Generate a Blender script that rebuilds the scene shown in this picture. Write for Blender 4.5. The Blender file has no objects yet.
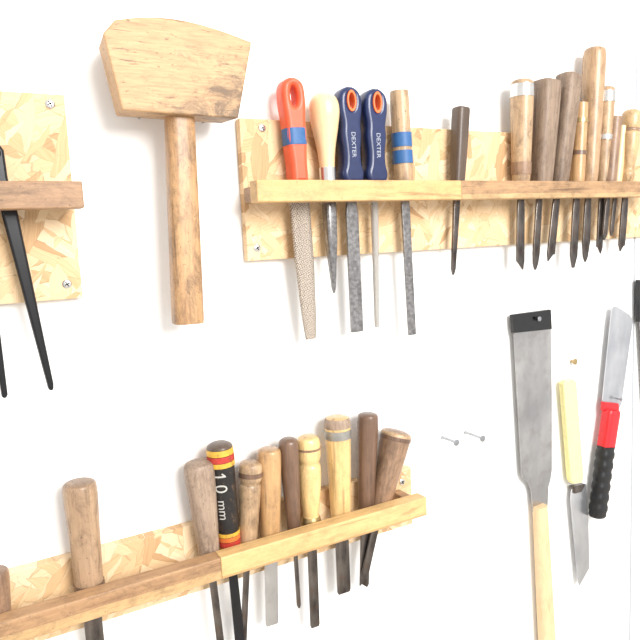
import bpy, bmesh, math, random
from mathutils import Vector, Matrix
random.seed(4)
S=bpy.context.scene
COL=S.collection
# ------------------------------------------------------------------ camera calibration
F=640.0; D=0.65; CZ=1.55
vx=Vector((1160,-135,F)).normalized()
vd=Vector((249.7,5180,F)); vd=(vd-vx*vd.dot(vx)).normalized()
vn=vx.cross(vd)
CAM=Vector((0,-D,CZ))
right=Vector((vx.x,vn.x,-vd.x)); down=Vector((vx.y,vn.y,-vd.y)); fwd=Vector((vx.z,vn.z,-vd.z))
cam=bpy.data.cameras.new('camera'); cam.sensor_width=36; cam.lens=36; cam.clip_start=0.01
co=bpy.data.objects.new('camera',cam); COL.objects.link(co)
M=Matrix.Identity(4)
for i in range(3):
    M[i][0]=right[i]; M[i][1]=-down[i]; M[i][2]=-fwd[i]; M[i][3]=CAM[i]
co.matrix_world=M; S.camera=co

def W(u,v,d=0.0):
    """measured point -> room position at distance d off the wall"""
    c=Vector(((u-320)/F,(v-320)/F,1))
    w=right*c.x+down*c.y+fwd*c.z
    return CAM+w*((D-d)/w.y)
def MPP(u,v,d=0.0):
    c=Vector(((u-320)/F,(v-320)/F,1)); w=right*c.x+down*c.y+fwd*c.z
    return (D-d)/w.y/F

# ------------------------------------------------------------------ materials
def C(r,g,b):
    f=lambda x:(x/255/12.92) if x<=10 else (((x/255)+.055)/1.055)**2.4
    return (f(r),f(g),f(b),1)
MATS={}
def newmat(name):
    m=bpy.data.materials.new(name); m.use_nodes=True
    nt=m.node_tree; b=nt.nodes['Principled BSDF']; MATS[name]=m
    return m,nt,b
def coords(nt,scale,rot=(0,0,0),out='Object'):
    tc=nt.nodes.new('ShaderNodeTexCoord'); mp=nt.nodes.new('ShaderNodeMapping')
    mp.inputs['Scale'].default_value=scale; mp.inputs['Rotation'].default_value=rot
    nt.links.new(tc.outputs[out],mp.inputs['Vector']); return mp.outputs[0]
def noise(nt,vec,scale,detail=5,rough=.6,dist=0):
    n=nt.nodes.new('ShaderNodeTexNoise'); n.inputs['Scale'].default_value=scale
    n.inputs['Detail'].default_value=detail; n.inputs['Roughness'].default_value=rough
    n.inputs['Distortion'].default_value=dist; nt.links.new(vec,n.inputs['Vector']); return n
def ramp(nt,fac,stops):
    r=nt.nodes.new('ShaderNodeValToRGB'); e=r.color_ramp.elements
    e[0].position,e[0].color=stops[0]; e[1].position,e[1].color=stops[-1]
    for p,c in stops[1:-1]:
        x=e.new(p); x.color=c
    nt.links.new(fac,r.inputs['Fac']); return r.outputs['Color']
def mix(nt,fac,a,b,mode='MIX'):
    m=nt.nodes.new('ShaderNodeMix'); m.data_type='RGBA'; m.blend_type=mode
    for key,val in ((0,fac),(6,a),(7,b)):
        if hasattr(val,'is_output') or hasattr(val,'links'): nt.links.new(val,m.inputs[key])
        else: m.inputs[key].default_value=val
    return m.outputs[2]
def bump(nt,b,h,strength,dist=.001):
    n=nt.nodes.new('ShaderNodeBump'); n.inputs['Strength'].default_value=strength
    n.inputs['Distance'].default_value=dist
    nt.links.new(h,n.inputs['Height']); nt.links.new(n.outputs[0],b.inputs['Normal'])
def g4(x): return (x,x,x,1)
def wood(name,light,dark,axis='z',rough=.5,dirt=.35,fine=1.0,stain=C(72,55,43),k=.88,end=.35,crack=.42,band=None):
    m,nt,b=newmat(name)
    light=tuple(x*k for x in light[:3])+(1,); dark=tuple(x*k for x in dark[:3])+(1,)
    sc=lambda q:(1,1,q) if axis=='z' else (q,1,1)
    oi=nt.nodes.new('ShaderNodeObjectInfo'); tc=nt.nodes.new('ShaderNodeTexCoord')
    ad=nt.nodes.new('ShaderNodeVectorMath'); ad.operation='ADD'
    nt.links.new(tc.outputs['Object'],ad.inputs[0]); nt.links.new(oi.outputs['Random'],ad.inputs[1])
    def cv(s):
        mp=nt.nodes.new('ShaderNodeMapping'); mp.inputs['Scale'].default_value=s; nt.links.new(ad.outputs[0],mp.inputs['Vector']); return mp.outputs[0]
    n1=noise(nt,cv(sc(.05)),480*fine,6,.7,.4)
    n2=noise(nt,cv(sc(.12)),75*fine,3,.5,1.0)
    c1=ramp(nt,n1.outputs[0],[(.3,dark),(.6,light)])
    c2=ramp(nt,n2.outputs[0],[(.3,dark),(.6,light)])
    c=mix(nt,.45,c1,c2)
    if band:
        # laminated strip of another timber: (height, colour, above?)
        h,col,above=band
        sp=nt.nodes.new('ShaderNodeSeparateXYZ'); nt.links.new(tc.outputs['Object'],sp.inputs[0])
        w_=nt.nodes.new('ShaderNodeMath'); w_.operation='MULTIPLY_ADD'; nt.links.new(n2.outputs[0],w_.inputs[0]); w_.inputs[1].default_value=.006; nt.links.new(sp.outputs[2],w_.inputs[2])
        gt=nt.nodes.new('ShaderNodeMath'); gt.operation='GREATER_THAN' if above else 'LESS_THAN'; nt.links.new(w_.outputs[0],gt.inputs[0]); gt.inputs[1].default_value=h+.003
        col=tuple(x*k for x in col[:3])+(1,)
        cb=mix(nt,.35,col,c1)
        mu=nt.nodes.new('ShaderNodeMath'); mu.operation='MULTIPLY'; nt.links.new(gt.outputs[0],mu.inputs[0]); mu.inputs[1].default_value=.8
        c=mix(nt,mu.outputs[0],c,cb)
    # worn, grimy patches
    n3=noise(nt,cv(sc(.5)),55,8,.8,.3)
    f=ramp(nt,n3.outputs[0],[(.46,g4(0)),(.68,g4(dirt))])
    c=mix(nt,f,c,stain)
    n4=noise(nt,cv(sc(.06)),230*fine,3,.6,.6)
    f=ramp(nt,n4.outputs[0],[(.6,g4(0)),(.69,g4(crack))])
    c=mix(nt,f,c,stain)
    # dents / specks
    n5=noise(nt,cv((1,1,1)),300,3,.6,.2)
    f=ramp(nt,n5.outputs[0],[(.65,g4(0)),(.72,g4(dirt))])
    c=mix(nt,f,c,stain)
    sp=nt.nodes.new('ShaderNodeSeparateXYZ'); nt.links.new(tc.outputs['Normal'],sp.inputs[0])
    f=ramp(nt,sp.outputs[2 if axis=='z' else 0],[(.55,g4(0)),(.9,g4(end))])
    c=mix(nt,f,c,stain)
    nt.links.new(c,b.inputs['Base Color']); b.inputs['Roughness'].default_value=rough
    b.inputs['Specular IOR Level'].default_value=.42
    if axis=='z' and rough<.52:
        b.inputs['Coat Weight'].default_value=.3; b.inputs['Coat Roughness'].default_value=.22
    bump(nt,b,n1.outputs[0],.3,.0006)
    return m
def plain(name,col,rough=.45,metal=0.0,var=.12,wear=None):
    m,nt,b=newmat(name)
    n=noise(nt,coords(nt,(1,1,1)),120,4)
    d=(col[0]*(1-var*2),col[1]*(1-var*2),col[2]*(1-var*2),1)
    c=ramp(nt,n.outputs[0],[(.3,d),(.6,col)])
    if wear:
        n2=noise(nt,coords(nt,(1,1,.6)),110,7,.8)
        c=mix(nt,ramp(nt,n2.outputs[0],[(.55,g4(0)),(.63,g4(.8))]),c,wear)
    nt.links.new(c,b.inputs['Base Color'])
    b.inputs['Roughness'].default_value=rough; b.inputs['Metallic'].default_value=metal
    return m
def steel(name,a,b_,metal=.75,rough=.42,scale=70,streak=.25,rust=.0,rs=60):
    m,nt,b=newmat(name)
    n=noise(nt,coords(nt,(1,1,streak)),scale,4,.5)
    c=ramp(nt,n.outputs[0],[(.3,a),(.7,b_)])
    if rust:
        n3=noise(nt,coords(nt,(1,1,1)),rs,6,.65)
        c=mix(nt,ramp(nt,n3.outputs[0],[(.5,g4(0)),(.75,g4(rust))]),c,C(110,84,66))
    nt.links.new(c,b.inputs['Base Color'])
    b.inputs['Metallic'].default_value=metal; b.inputs['Roughness'].default_value=rough
    return m
def rasp_mat(name,scale,hi,lo):
    m,nt,b=newmat(name)
    v=nt.nodes.new('ShaderNodeTexVoronoi'); v.inputs['Scale'].default_value=scale; v.inputs['Randomness'].default_value=.3
    v.voronoi_dimensions='2D'
    tc=nt.nodes.new('ShaderNodeTexCoord'); sp=nt.nodes.new('ShaderNodeSeparateXYZ'); nt.links.new(tc.outputs['Object'],sp.inputs[0])
    cb=nt.nodes.new('ShaderNodeCombineXYZ'); nt.links.new(sp.outputs[0],cb.inputs[0]); nt.links.new(sp.outputs[2],cb.inputs[1])
    mp=nt.nodes.new('ShaderNodeMapping'); mp.inputs['Rotation'].default_value=(0,0,.5); nt.links.new(cb.outputs[0],mp.inputs['Vector'])
    nt.links.new(mp.outputs[0],v.inputs['Vector'])
    nt.links.new(ramp(nt,v.outputs['Distance'],[(.18,hi),(.6,lo)]),b.inputs['Base Color'])
    b.inputs['Metallic'].default_value=.4; b.inputs['Roughness'].default_value=.42
    n=nt.nodes.new('ShaderNodeMath'); n.operation='MULTIPLY'; nt.links.new(v.outputs['Distance'],n.inputs[0]); n.inputs[1].default_value=-1
    bump(nt,b,n.outputs[0],.8,.001)
def osb():
    m,nt,b=newmat('osb_board')
    tc=coords(nt,(1,1,1))
    nz=noise(nt,tc,20,4); 
    wv=mix(nt,.014,tc,nz.outputs['Color'])
    def layer(rot,sx,sz,seed):
        sx*=.7; sz*=.58
        mp=nt.nodes.new('ShaderNodeMapping'); mp.inputs['Rotation'].default_value=(0,rot,0)
        nt.links.new(wv,mp.inputs['Vector'])
        mp2=nt.nodes.new('ShaderNodeMapping'); mp2.inputs['Scale'].default_value=(sx,6,sz); mp2.inputs['Location'].default_value=(seed,seed,seed)
        nt.links.new(mp.outputs[0],mp2.inputs['Vector'])
        v=nt.nodes.new('ShaderNodeTexVoronoi'); v.inputs['Scale'].default_value=1; v.inputs['Randomness'].default_value=1
        nt.links.new(mp2.outputs[0],v.inputs['Vector'])
        sp=nt.nodes.new('ShaderNodeSeparateColor'); nt.links.new(v.outputs['Color'],sp.inputs[0])
        mp3=nt.nodes.new('ShaderNodeMapping'); mp3.inputs['Scale'].default_value=(sx*.5,6,sz*10); nt.links.new(mp.outputs[0],mp3.inputs['Vector'])
        fb=noise(nt,mp3.outputs[0],1.5,5,.7)
        c=ramp(nt,sp.outputs[0],[(.0,C(174,132,90)),(.1,C(204,165,120)),(.3,C(216,183,140)),(.7,C(225,196,156)),(1,C(236,213,180))])
        c=mix(nt,.28,c,ramp(nt,fb.outputs[0],[(.33,C(172,132,92)),(.6,C(233,207,168))]))
        ve=nt.nodes.new('ShaderNodeTexVoronoi'); ve.feature='DISTANCE_TO_EDGE'; ve.inputs['Scale'].default_value=1
        nt.links.new(mp2.outputs[0],ve.inputs['Vector'])
        e=ramp(nt,ve.outputs['Distance'],[(0,g4(.5)),(.02,g4(0))])
        c=mix(nt,e,c,C(146,106,70))
        return c,sp.outputs[1]
    a,ga=layer(.3,24,115,1.3); b2,gb=layer(-.7,30,150,5.1); c3,gc=layer(1.4,28,130,9.7); d4,gd=layer(.9,44,220,3.3)
    fa=ramp(nt,gb,[(.5,g4(0)),(.505,g4(1))]); fc=ramp(nt,gc,[(.7,g4(0)),(.705,g4(1))]); fd=ramp(nt,gd,[(.74,g4(0)),(.745,g4(1))])
    c=mix(nt,fa,a,b2); c=mix(nt,fc,c,c3); c=mix(nt,fd,c,d4)
    n5=noise(nt,coords(nt,(.5,1,1),(0,.5,0)),150,5,.7,.3)
    c=mix(nt,ramp(nt,n5.outputs[0],[(.64,g4(0)),(.73,g4(.55))]),c,C(120,84,56))
    nt.links.new(c,b.inputs['Base Color']); b.inputs['Roughness'].default_value=.6; b.inputs['Specular IOR Level'].default_value=.25
    bump(nt,b,ga,.2,.0008)
def wallmat():
    m,nt,b=newmat('white_wall_paint')
    n=noise(nt,coords(nt,(1,1,1)),3,2); n2=noise(nt,coords(nt,(1,1,1)),300,3)
    nt.links.new(ramp(nt,n.outputs[0],[(.3,(.915,.91,.902,1)),(.7,(.925,.922,.915,1))]),b.inputs['Base Color'])
    b.inputs['Roughness'].default_value=.65; bump(nt,b,n2.outputs[0],.02,.0003)
def mallet_mat():
    m,nt,b=newmat('mallet_head_wood')
    tc=coords(nt,(.10,1,1),(0,.06,0))
    n1=noise(nt,tc,480,7,.7,.25); n2=noise(nt,tc,70,4,.55,.8)
    c=mix(nt,.4,ramp(nt,n1.outputs[0],[(.33,C(158,122,88)),(.6,C(198,163,122))]),ramp(nt,n2.outputs[0],[(.32,C(172,134,94)),(.62,C(200,164,120))]))
    n3=noise(nt,coords(nt,(.09,1,1),(0,.1,0)),240,4,.6,.8)
    c=mix(nt,ramp(nt,n3.outputs[0],[(.62,g4(0)),(.68,g4(.7))]),c,C(78,58,44))
    n4=noise(nt,coords(nt,(.6,1,1)),60,8,.8,.6)
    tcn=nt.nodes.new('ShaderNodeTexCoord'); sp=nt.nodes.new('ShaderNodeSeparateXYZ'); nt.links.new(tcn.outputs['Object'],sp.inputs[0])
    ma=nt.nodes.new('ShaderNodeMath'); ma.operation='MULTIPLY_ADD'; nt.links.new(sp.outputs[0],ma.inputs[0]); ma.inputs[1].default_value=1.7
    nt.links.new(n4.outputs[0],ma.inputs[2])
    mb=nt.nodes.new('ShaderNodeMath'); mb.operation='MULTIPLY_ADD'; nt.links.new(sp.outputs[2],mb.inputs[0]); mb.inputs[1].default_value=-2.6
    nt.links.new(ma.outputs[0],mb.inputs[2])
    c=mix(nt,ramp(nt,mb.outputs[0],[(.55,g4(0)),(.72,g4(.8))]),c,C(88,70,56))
    n5=noise(nt,coords(nt,(.5,1,1)),240,3,.6,.3)
    c=mix(nt,ramp(nt,n5.outputs[0],[(.65,g4(0)),(.72,g4(.6))]),c,C(78,58,44))
    nt.links.new(c,b.inputs['Base Color']); b.inputs['Roughness'].default_value=.5; b.inputs['Specular IOR Level'].default_value=.4
    bump(nt,b,n1.outputs[0],.35,.0008)
osb(); wallmat(); mallet_mat()
rasp_mat('rasp_steel',560,C(206,194,180),C(98,86,74)); rasp_mat('fine_rasp_steel',760,C(214,210,204),C(130,124,118))
wood('mallet_handle_wood',C(204,162,116),C(162,120,82),'z',.5,.8,.8,crack=.6)
wood('rail_light_wood',C(228,190,134),C(208,166,108),'x',.5,.45,.5,stain=C(110,78,52),end=.8,crack=.5,band=(.0225,C(164,122,82),True))
wood('rail_light_wood_low',C(232,196,138),C(214,172,112),'x',.5,.4,.5,stain=C(110,78,52),end=.4,crack=.5,band=(.003,C(172,128,84),False))
wood('rail_brown_wood',C(196,158,118),C(154,118,84),'x',.5,.6,.6,end=.4,crack=.6,band=(.006,C(224,188,136),False))
wood('rail_brown_wood_low',C(190,150,110),C(152,114,82),'x',.5,.6,.6,end=.4,crack=.6,band=(.010,C(230,192,136),False))
wood('rail_dark_wood',C(188,150,114),C(148,114,86),'x',.5,.6,.6,end=.4,crack=.55)
wood('light_wood',C(240,212,168),C(230,196,146),'z',.35,.1,.5,end=0,crack=.05,k=.93)
wood('saw_handle_wood',C(232,204,162),C(216,182,138),'z',.52,.25,.5,end=0,crack=.25,stain=C(140,100,66),k=.95)
wood('tan_wood',C(208,176,138),C(168,134,102),'z',.45,.7)
wood('pale_tan_wood',C(220,186,138),C(188,150,106),'z',.42,.5,k=.92)
wood('warm_wood',C(190,158,126),C(148,118,92),'z',.5,.7)
wood('grey_wood',C(188,164,142),C(142,120,104),'z',.55,.75)
wood('brown_wood',C(172,138,110),C(124,96,76),'z',.48,.65)
wood('mid_wood',C(200,164,126),C(160,126,94),'z',.38,.55)
wood('dark_wood',C(132,102,82),C(86,66,54),'z',.38,.45)
wood('black_wood',C(104,86,72),C(64,52,44),'z',.48,.5)
wood('greydark_wood',C(158,136,116),C(108,88,74),'z',.52,.65)
wood('orange_wood',C(214,172,122),C(184,140,96),'z',.33,.45,.6)
wood('yellow_wood',C(238,204,144),C(220,178,116),'z',.32,.35,.6,k=.95)
plain('black_iron',C(26,25,28),.3,.3); plain('black_plastic',C(24,24,26),.4); plain('black_paint',C(32,30,30),.36,wear=C(104,78,56))
plain('red_plastic',C(230,92,58),.38,0,.06); plain('red_handle',C(210,34,42),.35,0,.06)
plain('blue_plastic',C(34,46,86),.28,0,.1); plain('orange_plastic',C(230,116,60),.4,0,.05)
plain('blue_tape',C(50,98,152),.5,0,.1); plain('red_band',C(186,58,48),.42,wear=C(110,62,46)); plain('yellow_band',C(218,172,62),.42,wear=C(150,106,58)); plain('orange_band',C(212,112,52),.42)
plain('yellow_handle',C(238,228,160),.42,0,.06); plain('white_ink',C(165,170,182),.6,0,.04); plain('cream_ink',C(190,188,182),.6,0,.06)
plain('chrome',C(215,213,210),.25,.9,.05); plain('dull_metal',C(165,162,156),.4,.6,.1); plain('nail_steel',C(170,172,176),.28,.85,.1); plain('shadow_recess',C(40,36,34),.7); plain('grey_trim',C(176,180,186),.5,0,.03)
plain('floor_concrete',C(218,212,202),.7,0,.1); plain('brass',C(190,165,118),.35,.8)
steel('saw_steel',C(150,149,150),C(194,192,190),.8,.27,18,.6,.34,34)
steel('knife_steel',C(176,178,183),C(212,213,216),.82,.24,25,.6,.05)
steel('file_steel',C(108,106,106),C(158,156,156),.8,.27,260,1)
steel('dark_steel',C(60,55,54),C(126,118,112),.8,.27,90,.3,.5)

# ------------------------------------------------------------------ builders
def link(me,name,parent=None,mat=None,loc=None,M4=None,smooth=None,bev=0,seg=2):
    ob=bpy.data.objects.new(name,me); COL.objects.link(ob)
    if mat:
        for x in (mat if isinstance(mat,(list,tuple)) else [mat]): me.materials.append(MATS[x])
    if parent is not None: ob.parent=parent
    if loc is not None: ob.location=loc
    if M4 is not None: ob.matrix_world=M4
    if smooth is not None:
        for p in me.polygons: p.use_smooth=True
        me.set_sharp_from_angle(angle=math.radians(smooth))
    if bev:
        b=ob.modifiers.new('bevel','BEVEL'); b.width=bev; b.segments=seg; b.limit_method='ANGLE'; b.angle_limit=math.radians(40)
    return ob
def empty(name,loc=None,M4=None):
    e=bpy.data.objects.new(name,None); e.empty_display_size=.03; COL.objects.link(e)
    if M4 is not None: e.matrix_world=M4
    else: e.location=loc
    return e
def tag(o,label,cat,group=None):
    o['label']=label; o['category']=cat
    if group: o['group']=group
def from_bm(bm,name):
    bmesh.ops.recalc_face_normals(bm,faces=bm.faces)
    me=bpy.data.meshes.new(name); bm.to_mesh(me); bm.free(); return me
def box_me(name,x0,x1,y0,y1,z0,z1):
    bm=bmesh.new(); bmesh.ops.create_cube(bm,size=1)
    for v in bm.verts: v.co=Vector(((x0+x1)/2+v.co.x*(x1-x0),(y0+y1)/2+v.co.y*(y1-y0),(z0+z1)/2+v.co.z*(z1-z0)))
    return from_bm(bm,name)
def cr(P,n=6):
    out=[]
    for i in range(len(P)-1):
        p0=P[max(i-1,0)];p1=P[i];p2=P[i+1];p3=P[min(i+2,len(P)-1)]
        for k in range(n):
            t=k/n
            out.append(tuple(.5*((2*p1[j])+(-p0[j]+p2[j])*t+(2*p0[j]-5*p1[j]+4*p2[j]-p3[j])*t*t+(-p0[j]+3*p1[j]-3*p2[j]+p3[j])*t**3) for j in range(2)))
    out.append(P[-1]); return out
def lathe_me(name,prof,sy=1.0,segs=28,power=2.0,y0=0.0):
    bm=bmesh.new(); rings=[]
    for z,r in prof:
        r=max(r,.00005); ring=[]
        for i in range(segs):
            a=2*math.pi*i/segs; c,s=math.cos(a),math.sin(a)
            k=1/((abs(c)**power+abs(s)**power)**(1/power))
            ring.append(bm.verts.new((r*c*k,y0+r*s*k*sy,z)))
        rings.append(ring)
    for a,b in zip(rings,rings[1:]):
        for i in range(segs): bm.faces.new((a[i],a[(i+1)%segs],b[(i+1)%segs],b[i]))
    bm.faces.new(rings[0]); bm.faces.new(rings[-1])
    return from_bm(bm,name)
def prism_me(name,pts,y0,y1,back=1.0):
    """y0 = room side outline, y1 = wall side outline (scaled by back)"""
    bm=bmesh.new()
    a=[bm.verts.new((x,y0,z)) for x,z in pts]; b=[bm.verts.new((x*back,y1,z*back)) for x,z in pts]
    bm.faces.new(a); bm.faces.new(b); n=len(pts)
    for i in range(n): bm.faces.new((a[i],a[(i+1)%n],b[(i+1)%n],b[i]))
    return from_bm(bm,name)
def curve_me(name,loops,half,bev):
    cu=bpy.data.curves.new(name,'CURVE'); cu.dimensions='2D'; cu.fill_mode='BOTH'; cu.extrude=max(half-bev,.0001); cu.bevel_depth=bev; cu.bevel_resolution=3; cu.offset=-bev
    for L in loops:
        sp=cu.splines.new('POLY'); sp.points.add(len(L)-1)
        for p,(x,z) in zip(sp.points,L): p.co=(x,z,0,1)
        sp.use_cyclic_u=True
    ob=bpy.data.objects.new('tmp',cu); COL.objects.link(ob)
    dg=bpy.context.evaluated_depsgraph_get(); me=bpy.data.meshes.new_from_object(ob.evaluated_get(dg)); 
    bpy.data.objects.remove(ob)
    for v in me.vertices:
        x,y,z=v.co; v.co=(x,-z,y)
    me.name=name; me.materials.clear()
    return me
def text_me(txt,size,extr=.0002,bold=0.0):
    cu=bpy.data.curves.new('txt','FONT'); cu.body=txt; cu.size=size; cu.extrude=extr; cu.align_x='CENTER'; cu.align_y='CENTER'; cu.resolution_u=3; cu.offset=bold
    ob=bpy.data.objects.new('tmp',cu); COL.objects.link(ob)
    dg=bpy.context.evaluated_depsgraph_get(); me=bpy.data.meshes.new_from_object(ob.evaluated_get(dg))
    bpy.data.objects.remove(ob); me.materials.clear(); return me
def one_me(h,extr=.0002):
    """hand-drawn figure 1: plain stem with a short flag"""
    w=h*.06
    pts=[(-w,-h/2),(w,-h/2),(w,h/2),(-w*.6,h/2),(-h*.27,h*.27),(-h*.21,h*.19),(-w,h*.33)]
    bm=bmesh.new()
    a=[bm.verts.new((x,y,-extr)) for x,y in pts]; b=[bm.verts.new((x,y,extr)) for x,y in pts]
    bm.faces.new(a); bm.faces.new(b); n=len(pts)
    for i in range(n): bm.faces.new((a[i],a[(i+1)%n],b[(i+1)%n],b[i]))
    return from_bm(bm,'one')
def wrap_text(txt,size,parent,mat,zc,ang=0,flat=None,rad=None,Lh=1,extr=.0002,bold=0.0):
    me=one_me(size*.70,extr) if txt=='1' else text_me(txt,size,extr,bold)
    bm=bmesh.new(); bm.from_mesh(me); bmesh.ops.triangulate(bm,faces=bm.faces)
    for _ in range(2): bmesh.ops.subdivide_edges(bm,edges=[e for e in bm.edges if e.calc_length()>.0012],cuts=1)
    bmesh.ops.triangulate(bm,faces=bm.faces); bm.to_mesh(me); bm.free()
    for v in me.vertices:
        x,y,z=v.co
        t,h=(y,-x)
        if flat is not None: v.co=(t,flat-z,zc+h)
        else:
            r=rad((zc+h)/Lh)+.0005; a=ang+t/r; rr=r+z
            v.co=(rr*math.sin(a),-rr*math.cos(a),zc+h)
    return link(me,'lettering',parent,mat)

# ------------------------------------------------------------------ room
wall=link(box_me('wall_back',-2.5,3.0,0,.12,0,2.7),'wall_back',mat='white_wall_paint'); wall['kind']='structure'
fl=link(box_me('floor',-2.5,3.0,-3.2,0.12,-.1,0),'floor',mat='floor_concrete'); fl['kind']='structure'
sx=W(637,10).x
tr=link(box_me('trim_1',sx-.001,sx+.002,-.0012,.002,0,2.7),'trim_1',mat='grey_trim'); tr['kind']='structure'

# ------------------------------------------------------------------ racks
BD=.012; G0=.042; G1=.060; AX=.027
def screw(u,v,d,r=.0042):
    p=W(u,v,d)
    bm=bmesh.new()
    prof=[(0,r),(.0006,r),(.0012,r*.8),(.0016,r*.45),(.0017,.0002)]
    rings=[]
    for h,rr in prof:
        rings.append([bm.verts.new((rr*math.cos(i*math.pi/10),-h,rr*math.sin(i*math.pi/10))) for i in range(20)])
    for a,b in zip(rings,rings[1:]):
        for i in range(20): bm.faces.new((a[i],a[(i+1)%20],b[(i+1)%20],b[i]))
    bm.faces.new(rings[0]); bm.faces.new(rings[-1])
    for rot in (.5,.5+math.pi/2):
        geo=bmesh.ops.create_cube(bm,size=1)['verts']
        for w in geo:
            x=w.co.x*r*1.15; z=w.co.z*r*.26; y=-.0013+w.co.y*.0012
            w.co=Vector((x*math.cos(rot)-z*math.sin(rot),y,x*math.sin(rot)+z*math.cos(rot)))
        for f in {f for w in geo for f in w.link_faces}: f.material_index=1
    o=link(from_bm(bm,'screw'),'screw',mat=['chrome','shadow_recess'],loc=p)
    tag(o,'small cross-head screw fixing the strand board to the wall','screw','screws in the boards')
def rack(label,bx0,bx1,bz0,bz1,rails,rz0,rz1,back=0.0,spacers=()):
    e=empty('tool_rack',Vector((bx0,0,bz0))); O=e.location
    link(box_me('backing_board',0,bx1-bx0,-BD,-back,0,bz1-bz0),'backing_board',e,'osb_board',bev=.0006)
    for x0,x1,m in rails:
        xc=(x0+x1)/2
        o=link(box_me('rail',x0-xc,x1-xc,-G1,-G0,0,rz1-rz0),'rail',e,m,loc=Vector((xc,0,rz0))-O,bev=.0012)
        o['label']='wooden rail section'
    for x in spacers:
        link(box_me('spacer_block',-.006,.006,-G0,-BD,.002,rz1-rz0-.004),'spacer_block',e,'rail_dark_wood',loc=Vector((x,0,rz0))-O,bev=.0008)
    tag(e,label,'tool rack'); return e
bx0=W(243,180,BD).x; u_bz1=W(241,118,BD).z; u_bz0=W(249,261,BD).z; bx1=W(652,180,BD).x
ra,rb,rc=W(257,190,G1).x,W(462,190,G1).x,W(664,190,G1).x
rz1=W(262,179.5,G1).z; rz0=W(262,202,G1).z
rack('long strand-board rack with two-tone wooden rail holding files and chisels',bx0,bx1,u_bz0,u_bz1,[(ra,rb,'rail_light_wood'),(rb,rc,'rail_brown_wood')],rz0,rz1,.0014,(ra+.012,W(490,190,.03).x))
sx1=W(72,180,BD).x; s1=W(83,190,G1).x
rack('small square strand-board rack with brown rail holding iron dividers',sx1-.25,sx1,W(81,298,BD).z,W(65,95,BD).z,[(s1-.26,s1,'rail_dark_wood')],W(80,208,G1).z,W(80,181,G1).z,0,(s1-.012,))
lx1=W(412,500,BD).x; l1=W(427,505,G1).x; lm=W(222,575,G1).x
lx0=W(-60,640,BD).x-.02
LZ1=W(427,497,G1).z; LZ0=W(428,515,G1).z
rack('low strand-board chisel rack with two-tone rail full of wooden-handled chisels',lx0,lx1,W(411,524,BD).z,W(412,467,BD).z,[(lx0-.01,lm,'rail_brown_wood_low'),(lm,l1,'rail_light_wood_low')],LZ0,LZ1,0,(l1-.012,))
for u,v in ((50,104),(67,284),(262,128),(257,248),(402,482)): screw(u,v,BD)

# ------------------------------------------------------------------ racked tools
PROF={
 'straight':[(0,.74),(.08,.8),(.3,.86),(.6,.94),(.85,1),(.95,.98),(.985,.88),(1,.6)],
 'stout':[(0,.5),(.03,.78),(.1,.86),(.18,.85),(.3,.86),(.6,.93),(.85,1),(.95,.98),(.985,.88),(1,.6)],
 'taper':[(0,.62),(.2,.72),(.5,.86),(.8,.98),(.92,1),(.975,.9),(1,.55)],
 'bulb':[(0,.5),(.2,.5),(.4,.62),(.6,.84),(.78,1),(.9,.93),(.97,.66),(1,.3)],
 'turned':[(0,.6),(.06,.72),(.12,.8),(.18,.66),(.26,.74),(.5,.95),(.66,.98),(.72,.86),(.78,.98),(.9,1),(.97,.86),(1,.5)],
 'banded':[(0,.66),(.1,.78),(.4,.86),(.7,.92),(.76,.84),(.82,.98),(.93,1),(.975,.9),(1,.6)],
 'rod':[(0,.9),(.05,1),(.5,1),(.95,1),(.99,.9),(1,.7)],
 'square':[(0,.8),(.4,.92),(.9,1),(.99,.97),(1,.9)],
}
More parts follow.
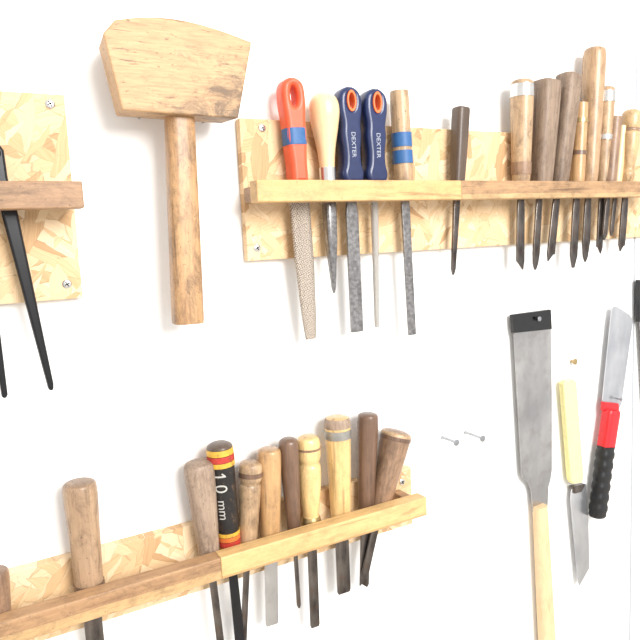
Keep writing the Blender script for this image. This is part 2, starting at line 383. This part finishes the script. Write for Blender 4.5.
def tool(name,label,cat,top,tip,vj,hw,prof,hmat,blade,bmat,bkind='flat',thick=.003,d=AX,extras=(),power=2.0,loop=None,skew=0,group='files and chisels in the racks'):
    """top/tip: measured ends; vj: measured height of the handle's lower end; hw half width; blade [(frac,halfwidth)]; skew: slanted cutting edge"""
    T=W(*top,d); B=W(*tip,d)
    z=(T-B).normalized(); y=Vector((0,1,0)); x=y.cross(z).normalized()
    uj=top[0]+(tip[0]-top[0])*(vj-top[1])/(tip[1]-top[1])
    J=W(uj,vj,d); J=B+z*((J-B).dot(z))
    M4=Matrix.Identity(4)
    for i in range(3): M4[i][0]=x[i];M4[i][1]=y[i];M4[i][2]=z[i];M4[i][3]=J[i]
    e=empty(name,M4=M4); tag(e,label,cat,group)
    Lh=(T-J).length; Lb=(J-B).length; m=MPP(top[0],(top[1]+vj)/2,d); mb=MPP(tip[0],tip[1],d)
    P=[(f*Lh,r*hw*m) for f,r in PROF[prof]] if isinstance(prof,str) else [(f*Lh,r*hw*m) for f,r in prof]
    R=cr(P,5)
    if loop:
        hc,hh,hwid=loop
        right_=[(r,zz) for zz,r in R]; left_=[(-r,zz) for zz,r in reversed(R)]
        N=20; hole=[(hwid*m*math.cos(2*math.pi*i/N),hc*Lh+hh*m*math.sin(2*math.pi*i/N)) for i in range(N)][::-1]
        link(curve_me('handle',[right_+left_,hole],.0105,.005),'handle',e,hmat,smooth=50)
        if 'ring' in extras:
            ro=[(a*1.48,(b-hc*Lh)*1.3+hc*Lh) for a,b in hole]
            link(curve_me('hanging_ring',[ro,[(a*.96,(b-hc*Lh)*.96+hc*Lh) for a,b in hole]],.0115,.0005),'hanging_ring',e,'orange_plastic',smooth=50)
    else:
        link(lathe_me('handle',R,power=power),'handle',e,hmat,smooth=40)
    def rad(f):
        zz=f*Lh
        for (z0,r0),(z1,r1) in zip(R,R[1:]):
            if z0<=zz<=z1: return r0+(r1-r0)*((zz-z0)/max(z1-z0,1e-6))
        return R[-1][1]
    for ex in extras:
        if ex=='ring': continue
        nm,f0,f1,k,mt=ex[:5]
        if loop:
            r0=rad((f0+f1)/2)*k
            o=link(lathe_me(nm,[(f0*Lh,r0),(f1*Lh,r0)],sy=.0115/r0,power=3.2),nm,e,mt,smooth=40,bev=.0004)
        else:
            n=6; pts=[(Lh*(f0+(f1-f0)*i/n),rad(f0+(f1-f0)*i/n)*k+.0003) for i in range(n+1)]
            if f1>=.995: pts.append((Lh*1.004,pts[-1][1]*.8)); 
            o=link(lathe_me(nm,pts,power=power),nm,e,mt,smooth=40)
    if bkind in('round','square','oval'):
        pw={'round':2,'square':5,'oval':2.2}[bkind]
        link(lathe_me('blade',[(-f*Lb,r*mb) for f,r in blade][::-1],segs=20,power=pw,sy=.38 if bkind=='oval' else 1),'blade',e,bmat,smooth=40)
    else:
        L=[(r*mb*1.08,-f*Lb) for f,r in blade]; Rr=[(-a,b) for a,b in reversed(L)]
        if skew:
            s=abs(skew)*mb
            if skew>0: Rr[0]=(Rr[0][0],Rr[0][1]+s)
            else: L[-1]=(L[-1][0],L[-1][1]+s)
        link(prism_me('blade',L+Rr,-thick/2,thick/2),'blade',e,bmat,bev=thick*.3)
    return e,Lh,m,rad
tan='tan_wood'
LOOPP=[(0,.62),(.04,.72),(.2,.72),(.4,.84),(.58,.86),(.75,1),(.88,1),(.95,.84),(.985,.52),(1,.2)]
LOOPB=[(0,.66),(.05,.9),(.12,.96),(.2,.8),(.32,.76),(.5,.88),(.62,.84),(.76,1),(.87,1),(.94,.84),(.98,.55),(1,.2)]
tool('rasp','half-round rasp with red-orange plastic handle wrapped in blue tape','rasp',(289,79),(311,339),184,12.5,LOOPP,'red_plastic',[(0,6),(.12,10.8),(.5,10.4),(.85,8),(.98,6.2),(1,5.5)],'rasp_steel','oval',extras=(('tape',.37,.53,1.06,'blue_tape'),),loop=(.83,10,3.7))
tool('file','triangular file with a pale bulbous wooden handle','file',(323,93),(334,293),184,15.5,'bulb','light_wood',[(0,3),(.2,6),(.5,5.4),(.95,2),(1,.8)],'file_steel','square',extras=(('ferrule',0,.18,1.06,'chrome'),))
e,Lh,m,rad=tool('file','flat file with a dark blue plastic handle and orange ring','file',(346,88),(357,332),184,13,LOOPB,'blue_plastic',[(0,3),(.2,6.5),(1,6.5)],'file_steel',thick=.004,extras=('ring',),loop=(.85,8,3.6))
wrap_text('DEXTER',.0076,e,'white_ink',Lh*.40,flat=-.0106,extr=.00012)
e,Lh,m,rad=tool('file','thin round rasp with a dark blue plastic handle and orange ring','file',(372,90),(377,327),184,13,LOOPB,'blue_plastic',[(0,3),(.2,3.8),(1,2.6)],'fine_rasp_steel','round',extras=('ring',),loop=(.85,8,3.6))
wrap_text('DEXTER',.0076,e,'white_ink',Lh*.40,flat=-.0106,extr=.00012)
tool('file','flat file with a tan wooden handle wrapped in blue tape','file',(399,91),(412,335),184,9.5,'rod',tan,[(0,3),(.15,4.6),(1,4.2)],'file_steel',thick=.004,extras=(('tape',.22,.36,1.05,'blue_tape'),('tape',.4,.55,1.05,'blue_tape')))
tool('awl','slim dark tool with a square weathered handle and pointed tip','awl',(461,108),(453,275),183,7.6,'square','black_wood',[(0,3.8),(.5,3),(.93,2.2),(1,.5)],'dark_steel',thick=.004,power=4)
tool('chisel','chisel with a tan wooden handle and silver band near the end','chisel',(522,80),(520,270),183,11.5,'straight',tan,[(0,3.4),(.35,4.6),(.9,4.8),(1,3.5)],'dark_steel',skew=8,extras=(('striking_band',.83,.95,1.03,'chrome'),('striking_band',.08,.2,1.05,'brown_wood')))
tool('chisel','chisel with a dark weathered square wooden handle','chisel',(546,82),(535,270),183,12.5,'square','greydark_wood',[(0,3),(.4,4),(.8,4.2),(.93,3),(1,.8)],'dark_steel',power=4,d=.026)
tool('chisel','chisel with a grey-brown weathered wooden handle','chisel',(569,74),(550,262),183,11.5,'straight','greydark_wood',[(0,3.5),(.4,4.6),(.9,4.8),(1,3)],'dark_steel',power=3,skew=-8)
tool('chisel','small chisel with a banded light wooden handle','chisel',(581,103),(573,268),183,7,'rod','orange_wood',[(0,3),(.4,4.6),(.85,4.6),(1,1.4)],'dark_steel',extras=(('ferrule',.75,.8,1.05,'brass'),('ferrule',.35,.4,1.05,'dark_wood')),d=.030)
tool('chisel','long chisel with a smooth brown turned handle standing tallest','chisel',(595,48),(585,262),183,11,'straight','mid_wood',[(0,3),(.4,4.6),(.75,5),(.93,3),(1,.6)],'dark_steel',d=.025)
tool('chisel','narrow chisel with a tan handle and silver rings','chisel',(607,87),(599,254),183,8,'straight',tan,[(0,3),(.4,4),(.9,4),(1,2)],'dark_steel',skew=6,extras=(('striking_band',.84,.95,1.05,'chrome'),('ferrule',.45,.5,1.05,'chrome')),d=.028)
tool('chisel','short chisel with a worn brown wooden handle','chisel',(615,117),(604,240),183,6.8,'rod','brown_wood',[(0,2),(.4,3),(.9,3),(1,.8)],'dark_steel',d=.034)
tool('chisel','short narrow chisel with a pale wooden handle','chisel',(622,126),(611,236),183,5.2,'rod','light_wood',[(0,2),(.4,2.6),(.9,2.6),(1,.8)],'dark_steel',d=.021)
tool('chisel','chisel with a stout light brown ringed turned handle','chisel',(632,110),(621,252),183,9.5,'turned','pale_tan_wood',[(0,3),(.4,4.4),(.9,4.4),(1,1.5)],'dark_steel',skew=-5,extras=(('ferrule',.7,.74,1.04,'brown_wood'),))
# lower rack
tool('chisel','wooden-handled chisel standing in the low rack','chisel',(-7,570),(8,700),636,14,'straight','brown_wood',[(0,4),(1,5)],'dark_steel')
tool('chisel','chisel with stout worn brown handle and dark ring, standing alone','chisel',(79,481),(97,660),597,16.5,'stout','warm_wood',[(0,5),(.3,8),(1,8)],'dark_steel',extras=(('ferrule',.035,.14,1.03,'dark_wood'),))
tool('chisel','chisel with a worn grey-brown wooden handle','chisel',(198,461),(222,655),566,14.5,'taper','grey_wood',[(0,3.5),(1,3.5)],'dark_steel',power=2.6)
e,Lh,m,rad=tool('gouge','gouge with black painted handle, red and yellow bands and size lettering','gouge',(219,443),(242,660),560,13,'straight','black_paint',[(0,4),(1,5)],'black_iron',d=.028,extras=(('striking_band',.965,.995,1.02,'black_wood'),('striking_band',.915,.962,1.03,'yellow_band'),('striking_band',.862,.91,1.03,'red_band'),('striking_band',.82,.858,1.03,'yellow_band'),('striking_band',.235,.265,1.03,'yellow_band'),('striking_band',.195,.23,1.03,'orange_band'),('striking_band',.145,.19,1.03,'red_band'),('striking_band',.11,.14,1.03,'yellow_band')))
wrap_text('1',.0205,e,'cream_ink',Lh*.755,ang=-.6,rad=rad,Lh=Lh)
wrap_text('0',.0195,e,'cream_ink',Lh*.655,ang=-.6,rad=rad,Lh=Lh,bold=-.0001)
wrap_text('mm',.0145,e,'cream_ink',Lh*.475,ang=-.6,rad=rad,Lh=Lh,bold=-.0001)
tool('chisel','narrow chisel with a banded tan wooden handle','chisel',(251,461),(243,655),552,12,'banded',tan,[(0,3),(1,3)],'dark_steel',extras=(('striking_band',.84,.89,1.03,'dark_wood'),),d=.026)
tool('chisel','flat chisel with a smooth orange-brown wooden handle','chisel',(269,448),(272,625),548,12,'straight','orange_wood',[(0,3),(.2,6.5),(.97,6.5),(1,5.5)],'saw_steel')
tool('chisel','thin chisel with a dark reddish-brown handle','chisel',(288,438),(299,608),541,10,'taper','dark_wood',[(0,2),(.95,2),(1,.8)],'dark_steel',d=.029)
e,Lh,m,rad=tool('chisel','chisel with a carved yellow wooden handle and metal ferrule','chisel',(308,435),(315,627),532,12,'turned','yellow_wood',[(0,3),(.25,4.8),(.97,4.8),(1,4)],'dark_steel',extras=(('ferrule',.0,.17,1.05,'brass'),('ferrule',.86,.88,1.03,'brown_wood')))
tool('chisel','chisel with a thick pale yellow handle and silver end band','chisel',(337,416),(344,593),521,13,'straight','yellow_wood',[(0,4),(.3,7),(.96,7),(1,6)],'dark_steel',extras=(('striking_band',.8,.88,1.03,'dull_metal'),('striking_band',.9,.985,1.01,'grey_wood')),d=.026)
tool('chisel','chisel with a slim dark brown wooden handle','chisel',(368,413),(364,588),512,10.5,'straight','dark_wood',[(0,3),(.3,5),(.96,5),(1,3)],'dark_steel',skew=5,d=.0245)
tool('chisel','leaning chisel with a brown handle and pale worn end','chisel',(397,430),(364,578),508,14.5,'taper','brown_wood',[(0,3),(.3,4),(.96,4),(1,3)],'dark_steel',extras=(('striking_band',.93,.985,1.01,'tan_wood'),('striking_band',.88,.925,1.02,'dark_wood')),power=2.3,d=.029)

# ------------------------------------------------------------------ dividers
def px_prism(name,parent,pts,d0,th,mat,bev=.0005,label=None):
    P=[W(u,v,d0) for u,v in pts]; O=parent.location
    o=link(prism_me(name,[(p.x-O.x,p.z-O.z) for p in P],-d0-O.y,-d0+th-O.y),name,parent,mat,bev=bev)
    if label:o['label']=label
    return o
e=empty('dividers',W(0,150,.03)); tag(e,'large black iron dividers hanging in the small rack','dividers')
px_prism('leg',e,[(-12,142),(-1,143),(4,150),(8,178),(17,208),(27,255),(54,384),(54,391),(49,391),(2,215),(-6,170)],.031,.008,'black_iron',.0022)
px_prism('leg',e,[(-14,145),(-2,144),(2,152),(2,175),(-4,200),(-12,240),(0,330),(8,395),(6,399),(2,398),(-24,245),(-20,180)],.022,.007,'black_iron',.0018)
me=lathe_me('hinge',[(-.009,.005),(-.008,.0065),(.008,.0065),(.009,.005)])
o=link(me,'hinge',e,'black_iron',smooth=40); o.rotation_euler=(math.pi/2,0,0); o.location=W(-8,154,.0265)-e.location

# ------------------------------------------------------------------ mallet
DF=.060
e=empty('mallet',W(182,118,.04)); tag(e,'large worn carpenter\'s mallet with wedge-shaped head hanging on nails','mallet')
O=e.location
top=cr([(115,19.5),(140,17),(165,17.5),(190,21.5),(220,30),(252,42)],5)
head=[(103,33)]+top+[(238.5,118.5),(122.5,110)]
P=[W(u,v,DF) for u,v in head]
q=(P[0],P[-3],P[-2],P[-1])
hc=Vector((sum(p.x for p in q)/4,0,(W(178,20,DF).z+W(178,115,DF).z)/2))
me=prism_me('head',[(p.x-hc.x,p.z-hc.z) for p in P],-DF,-.022,.955)
link(me,'head',e,'mallet_head_wood',loc=Vector((hc.x-O.x,-O.y,hc.z-O.z)),bev=.0016,seg=3)
T=W(179,108,.04);B=W(188,323,.04); z=(T-B).normalized(); L=(T-B).length; m=MPP(185,220,.04)
prof=[(-.002,.88),(0,.94),(.02,.97),(.3,.95),(.7,.91),(1,.87),(1.1,.87)]
me=lathe_me('handle',[(f*L,r*16*m) for f,r in prof],sy=.85,power=3.2,segs=36)
x=Vector((0,1,0)).cross(z)
M4=Matrix.Identity(4)
for i in range(3): M4[i][0]=x[i];M4[i][1]=(0,1,0)[i];M4[i][2]=z[i];M4[i][3]=(B-O)[i]
o=link(me,'handle',e,'mallet_handle_wood',smooth=40); o.matrix_local=M4

# ------------------------------------------------------------------ nails
def nail(u,v,length,r=.0013,head=.0035,label='bare steel nail sticking out of the wall',mat='nail_steel'):
    p=W(u,v,0)
    me=lathe_me('nail',[(0,r),(length-.001,r),(length-.001,head),(length,head),(length+.0004,head*.7)],segs=16)
    o=link(me,'nail',mat=mat,loc=p,smooth=30); o.rotation_euler=(math.radians(90),0,math.radians(random.uniform(-3,3)))
    tag(o,label,'nail','nails in the wall')
nail(442,437,.030,.0019,.0045); nail(465,432,.036,.0019,.0045)
nail(571,361,.008,.002,.0048,'small brass-coloured nail above the yellow-handled saw','brass')
nail(139,118,.045,label='nail carrying the mallet head'); nail(203,122,.045,label='nail carrying the mallet head')

# ------------------------------------------------------------------ saws
def teeth(a,b,n,h):
    out=[]
    for i in range(n):
        t=i/n; x=a[0]+(b[0]-a[0])*t; y=a[1]+(b[1]-a[1])*t; out.append((x,y))
        t=(i+.7)/n; out.append((a[0]+(b[0]-a[0])*t+h,a[1]+(b[1]-a[1])*t))
    out.append(b); return out
def axis_part(name,parent,a,b,prof,mat,d,sy=.7,power=2.5):
    T=W(*a,d);B=W(*b,d); z=(T-B).normalized(); L=(T-B).length; m=MPP(a[0],a[1],d); O=parent.location
    me=lathe_me(name,[(f*L,r*m) for f,r in prof],sy=sy,power=power,segs=28)
    x=Vector((0,1,0)).cross(z); M4=Matrix.Identity(4)
    for i in range(3): M4[i][0]=x[i];M4[i][1]=(0,1,0)[i];M4[i][2]=z[i];M4[i][3]=(B-O)[i]
    o=link(me,name,parent,mat,smooth=40); o.matrix_local=M4; return o
def holed(name,parent,pts,hole,hr,d0,th,mat):
    P=[W(u,v,d0) for u,v in pts]; O=parent.location; h=W(*hole,d0)
    loops=[[(p.x-O.x,p.z-O.z) for p in P],[(h.x-O.x+hr*math.cos(i*math.pi/8),h.z-O.z-hr*math.sin(i*math.pi/8)) for i in range(16)]]
    o=link(curve_me(name,loops,th/2,.0001),name,parent,mat); o.location=(0,-d0+th/2-O.y,0); return o
e=empty('hand_saw',W(536,500,.012)); tag(e,'pull saw with broad grey blade, black guard and long pale handle','saw')
px_prism('blade',e,[(514,326),(551,324)]+[(552,400),(552,470),(550.5,480),(548.5,487),(547.5,512),(533,512),(531.5,492),(529,484),(523.5,479)]+teeth((522,474),(514,330),90,-.35),.010,.0015,'saw_steel',0)
holed('blade_guard',e,[(512.5,315),(551,309.5),(552,329),(514,333)],(534,318.5),.0028,.012,.0055,'black_plastic')
axis_part('handle',e,(540,506),(550,700),[(0,10),(.1,9.5),(.6,8.6),(.9,7.8),(.97,7.6),(1,7.2)],'saw_handle_wood',.014,.8)
nail(531,318,.016,label='nail the broad pull saw hangs from')
e=empty('hand_saw',W(579,455,.012)); tag(e,'small saw with pale yellow flat handle and steel blade','saw')
px_prism('handle',e,[(563.5,384),(565.5,381),(574,379.5),(577,382),(584,478),(582,483),(573,484),(571,480)],.016,.009,'yellow_handle',.0015)
px_prism('handle_socket',e,[(573,487),(585.5,484),(584.5,487),(582,492),(575,494)],.013,.008,'dark_steel',.001)
px_prism('blade',e,[(573.5,486),(586,484),(588.5,520),(589.5,568),(579.5,586)]+teeth((578.5,583),(571,500),60,-.35)+[(571.5,492)],.010,.0015,'knife_steel',0)
e=empty('hand_saw',W(607,412,.014)); tag(e,'pull saw with grey blade and red and black grip','saw')
px_prism('blade',e,[(612,309),(614,306.5),(617,306.5),(630,315),(632,319),(632.3,324)]+teeth((632.3,326),(621.5,404),60,.3)+[(619,409),(604.5,408),(602.5,401)],.012,.0015,'knife_steel',0)
px_prism('collar',e,[(604,402),(619,403.5),(619.5,412),(603.5,411)],.016,.006,'red_handle',.001)
axis_part('grip',e,(611.5,410),(606,447),[(0,8.6),(.5,8.6),(.9,8.8),(.97,8.6),(1,8)],'red_handle',.018,.7,5)
g=[(0,7),(.03,8.6)]
for i in range(6): 
    a=.08+i*.15; g+=[(a,8.4),(a+.03,9.2),(a+.08,9.2),(a+.12,8.2)]
g+=[(1,8.8)]
o=axis_part('rubber_grip',e,(606,446),(597,517),g,'black_plastic',.018,.8,3); o['label']='ribbed black rubber grip'
nail(609,397,.022,.001,.0028,'nail the red-handled saw hangs from')
e=empty('hand_saw',W(652,320,.012)); tag(e,'pull saw with black guard hanging beyond the wall seam','saw')
px_prism('blade',e,[(640,318),(672,316),(670,420),(645,408)],.010,.0015,'saw_steel',0)
holed('blade_guard',e,[(639,280),(672,280),(672,324),(639,322)],(658,300),.003,.013,.006,'black_plastic')
axis_part('handle',e,(656,410),(659,600),[(0,9),(.5,8.4),(.95,7.8),(1,7)],'saw_handle_wood',.014,.8)

# ------------------------------------------------------------------ light
w=bpy.data.worlds.new('world'); S.world=w; w.use_nodes=True
bg=w.node_tree.nodes['Background']; bg.inputs[0].default_value=(1,.99,.975,1); bg.inputs[1].default_value=1.08
def area(name,loc,tgt,size,power,col):
    l=bpy.data.lights.new(name,'AREA'); l.size=size; l.energy=power; l.color=col
    o=bpy.data.objects.new(name,l); COL.objects.link(o); o.location=loc
    o.rotation_euler=(Vector(tgt)-Vector(loc)).to_track_quat('-Z','Y').to_euler()
area('ceiling_lamp',(.6,-2.1,2.3),(.3,0,1.5),1.0,70,(1,.985,.965))
S.view_settings.view_transform='Standard'; S.view_settings.look='None'
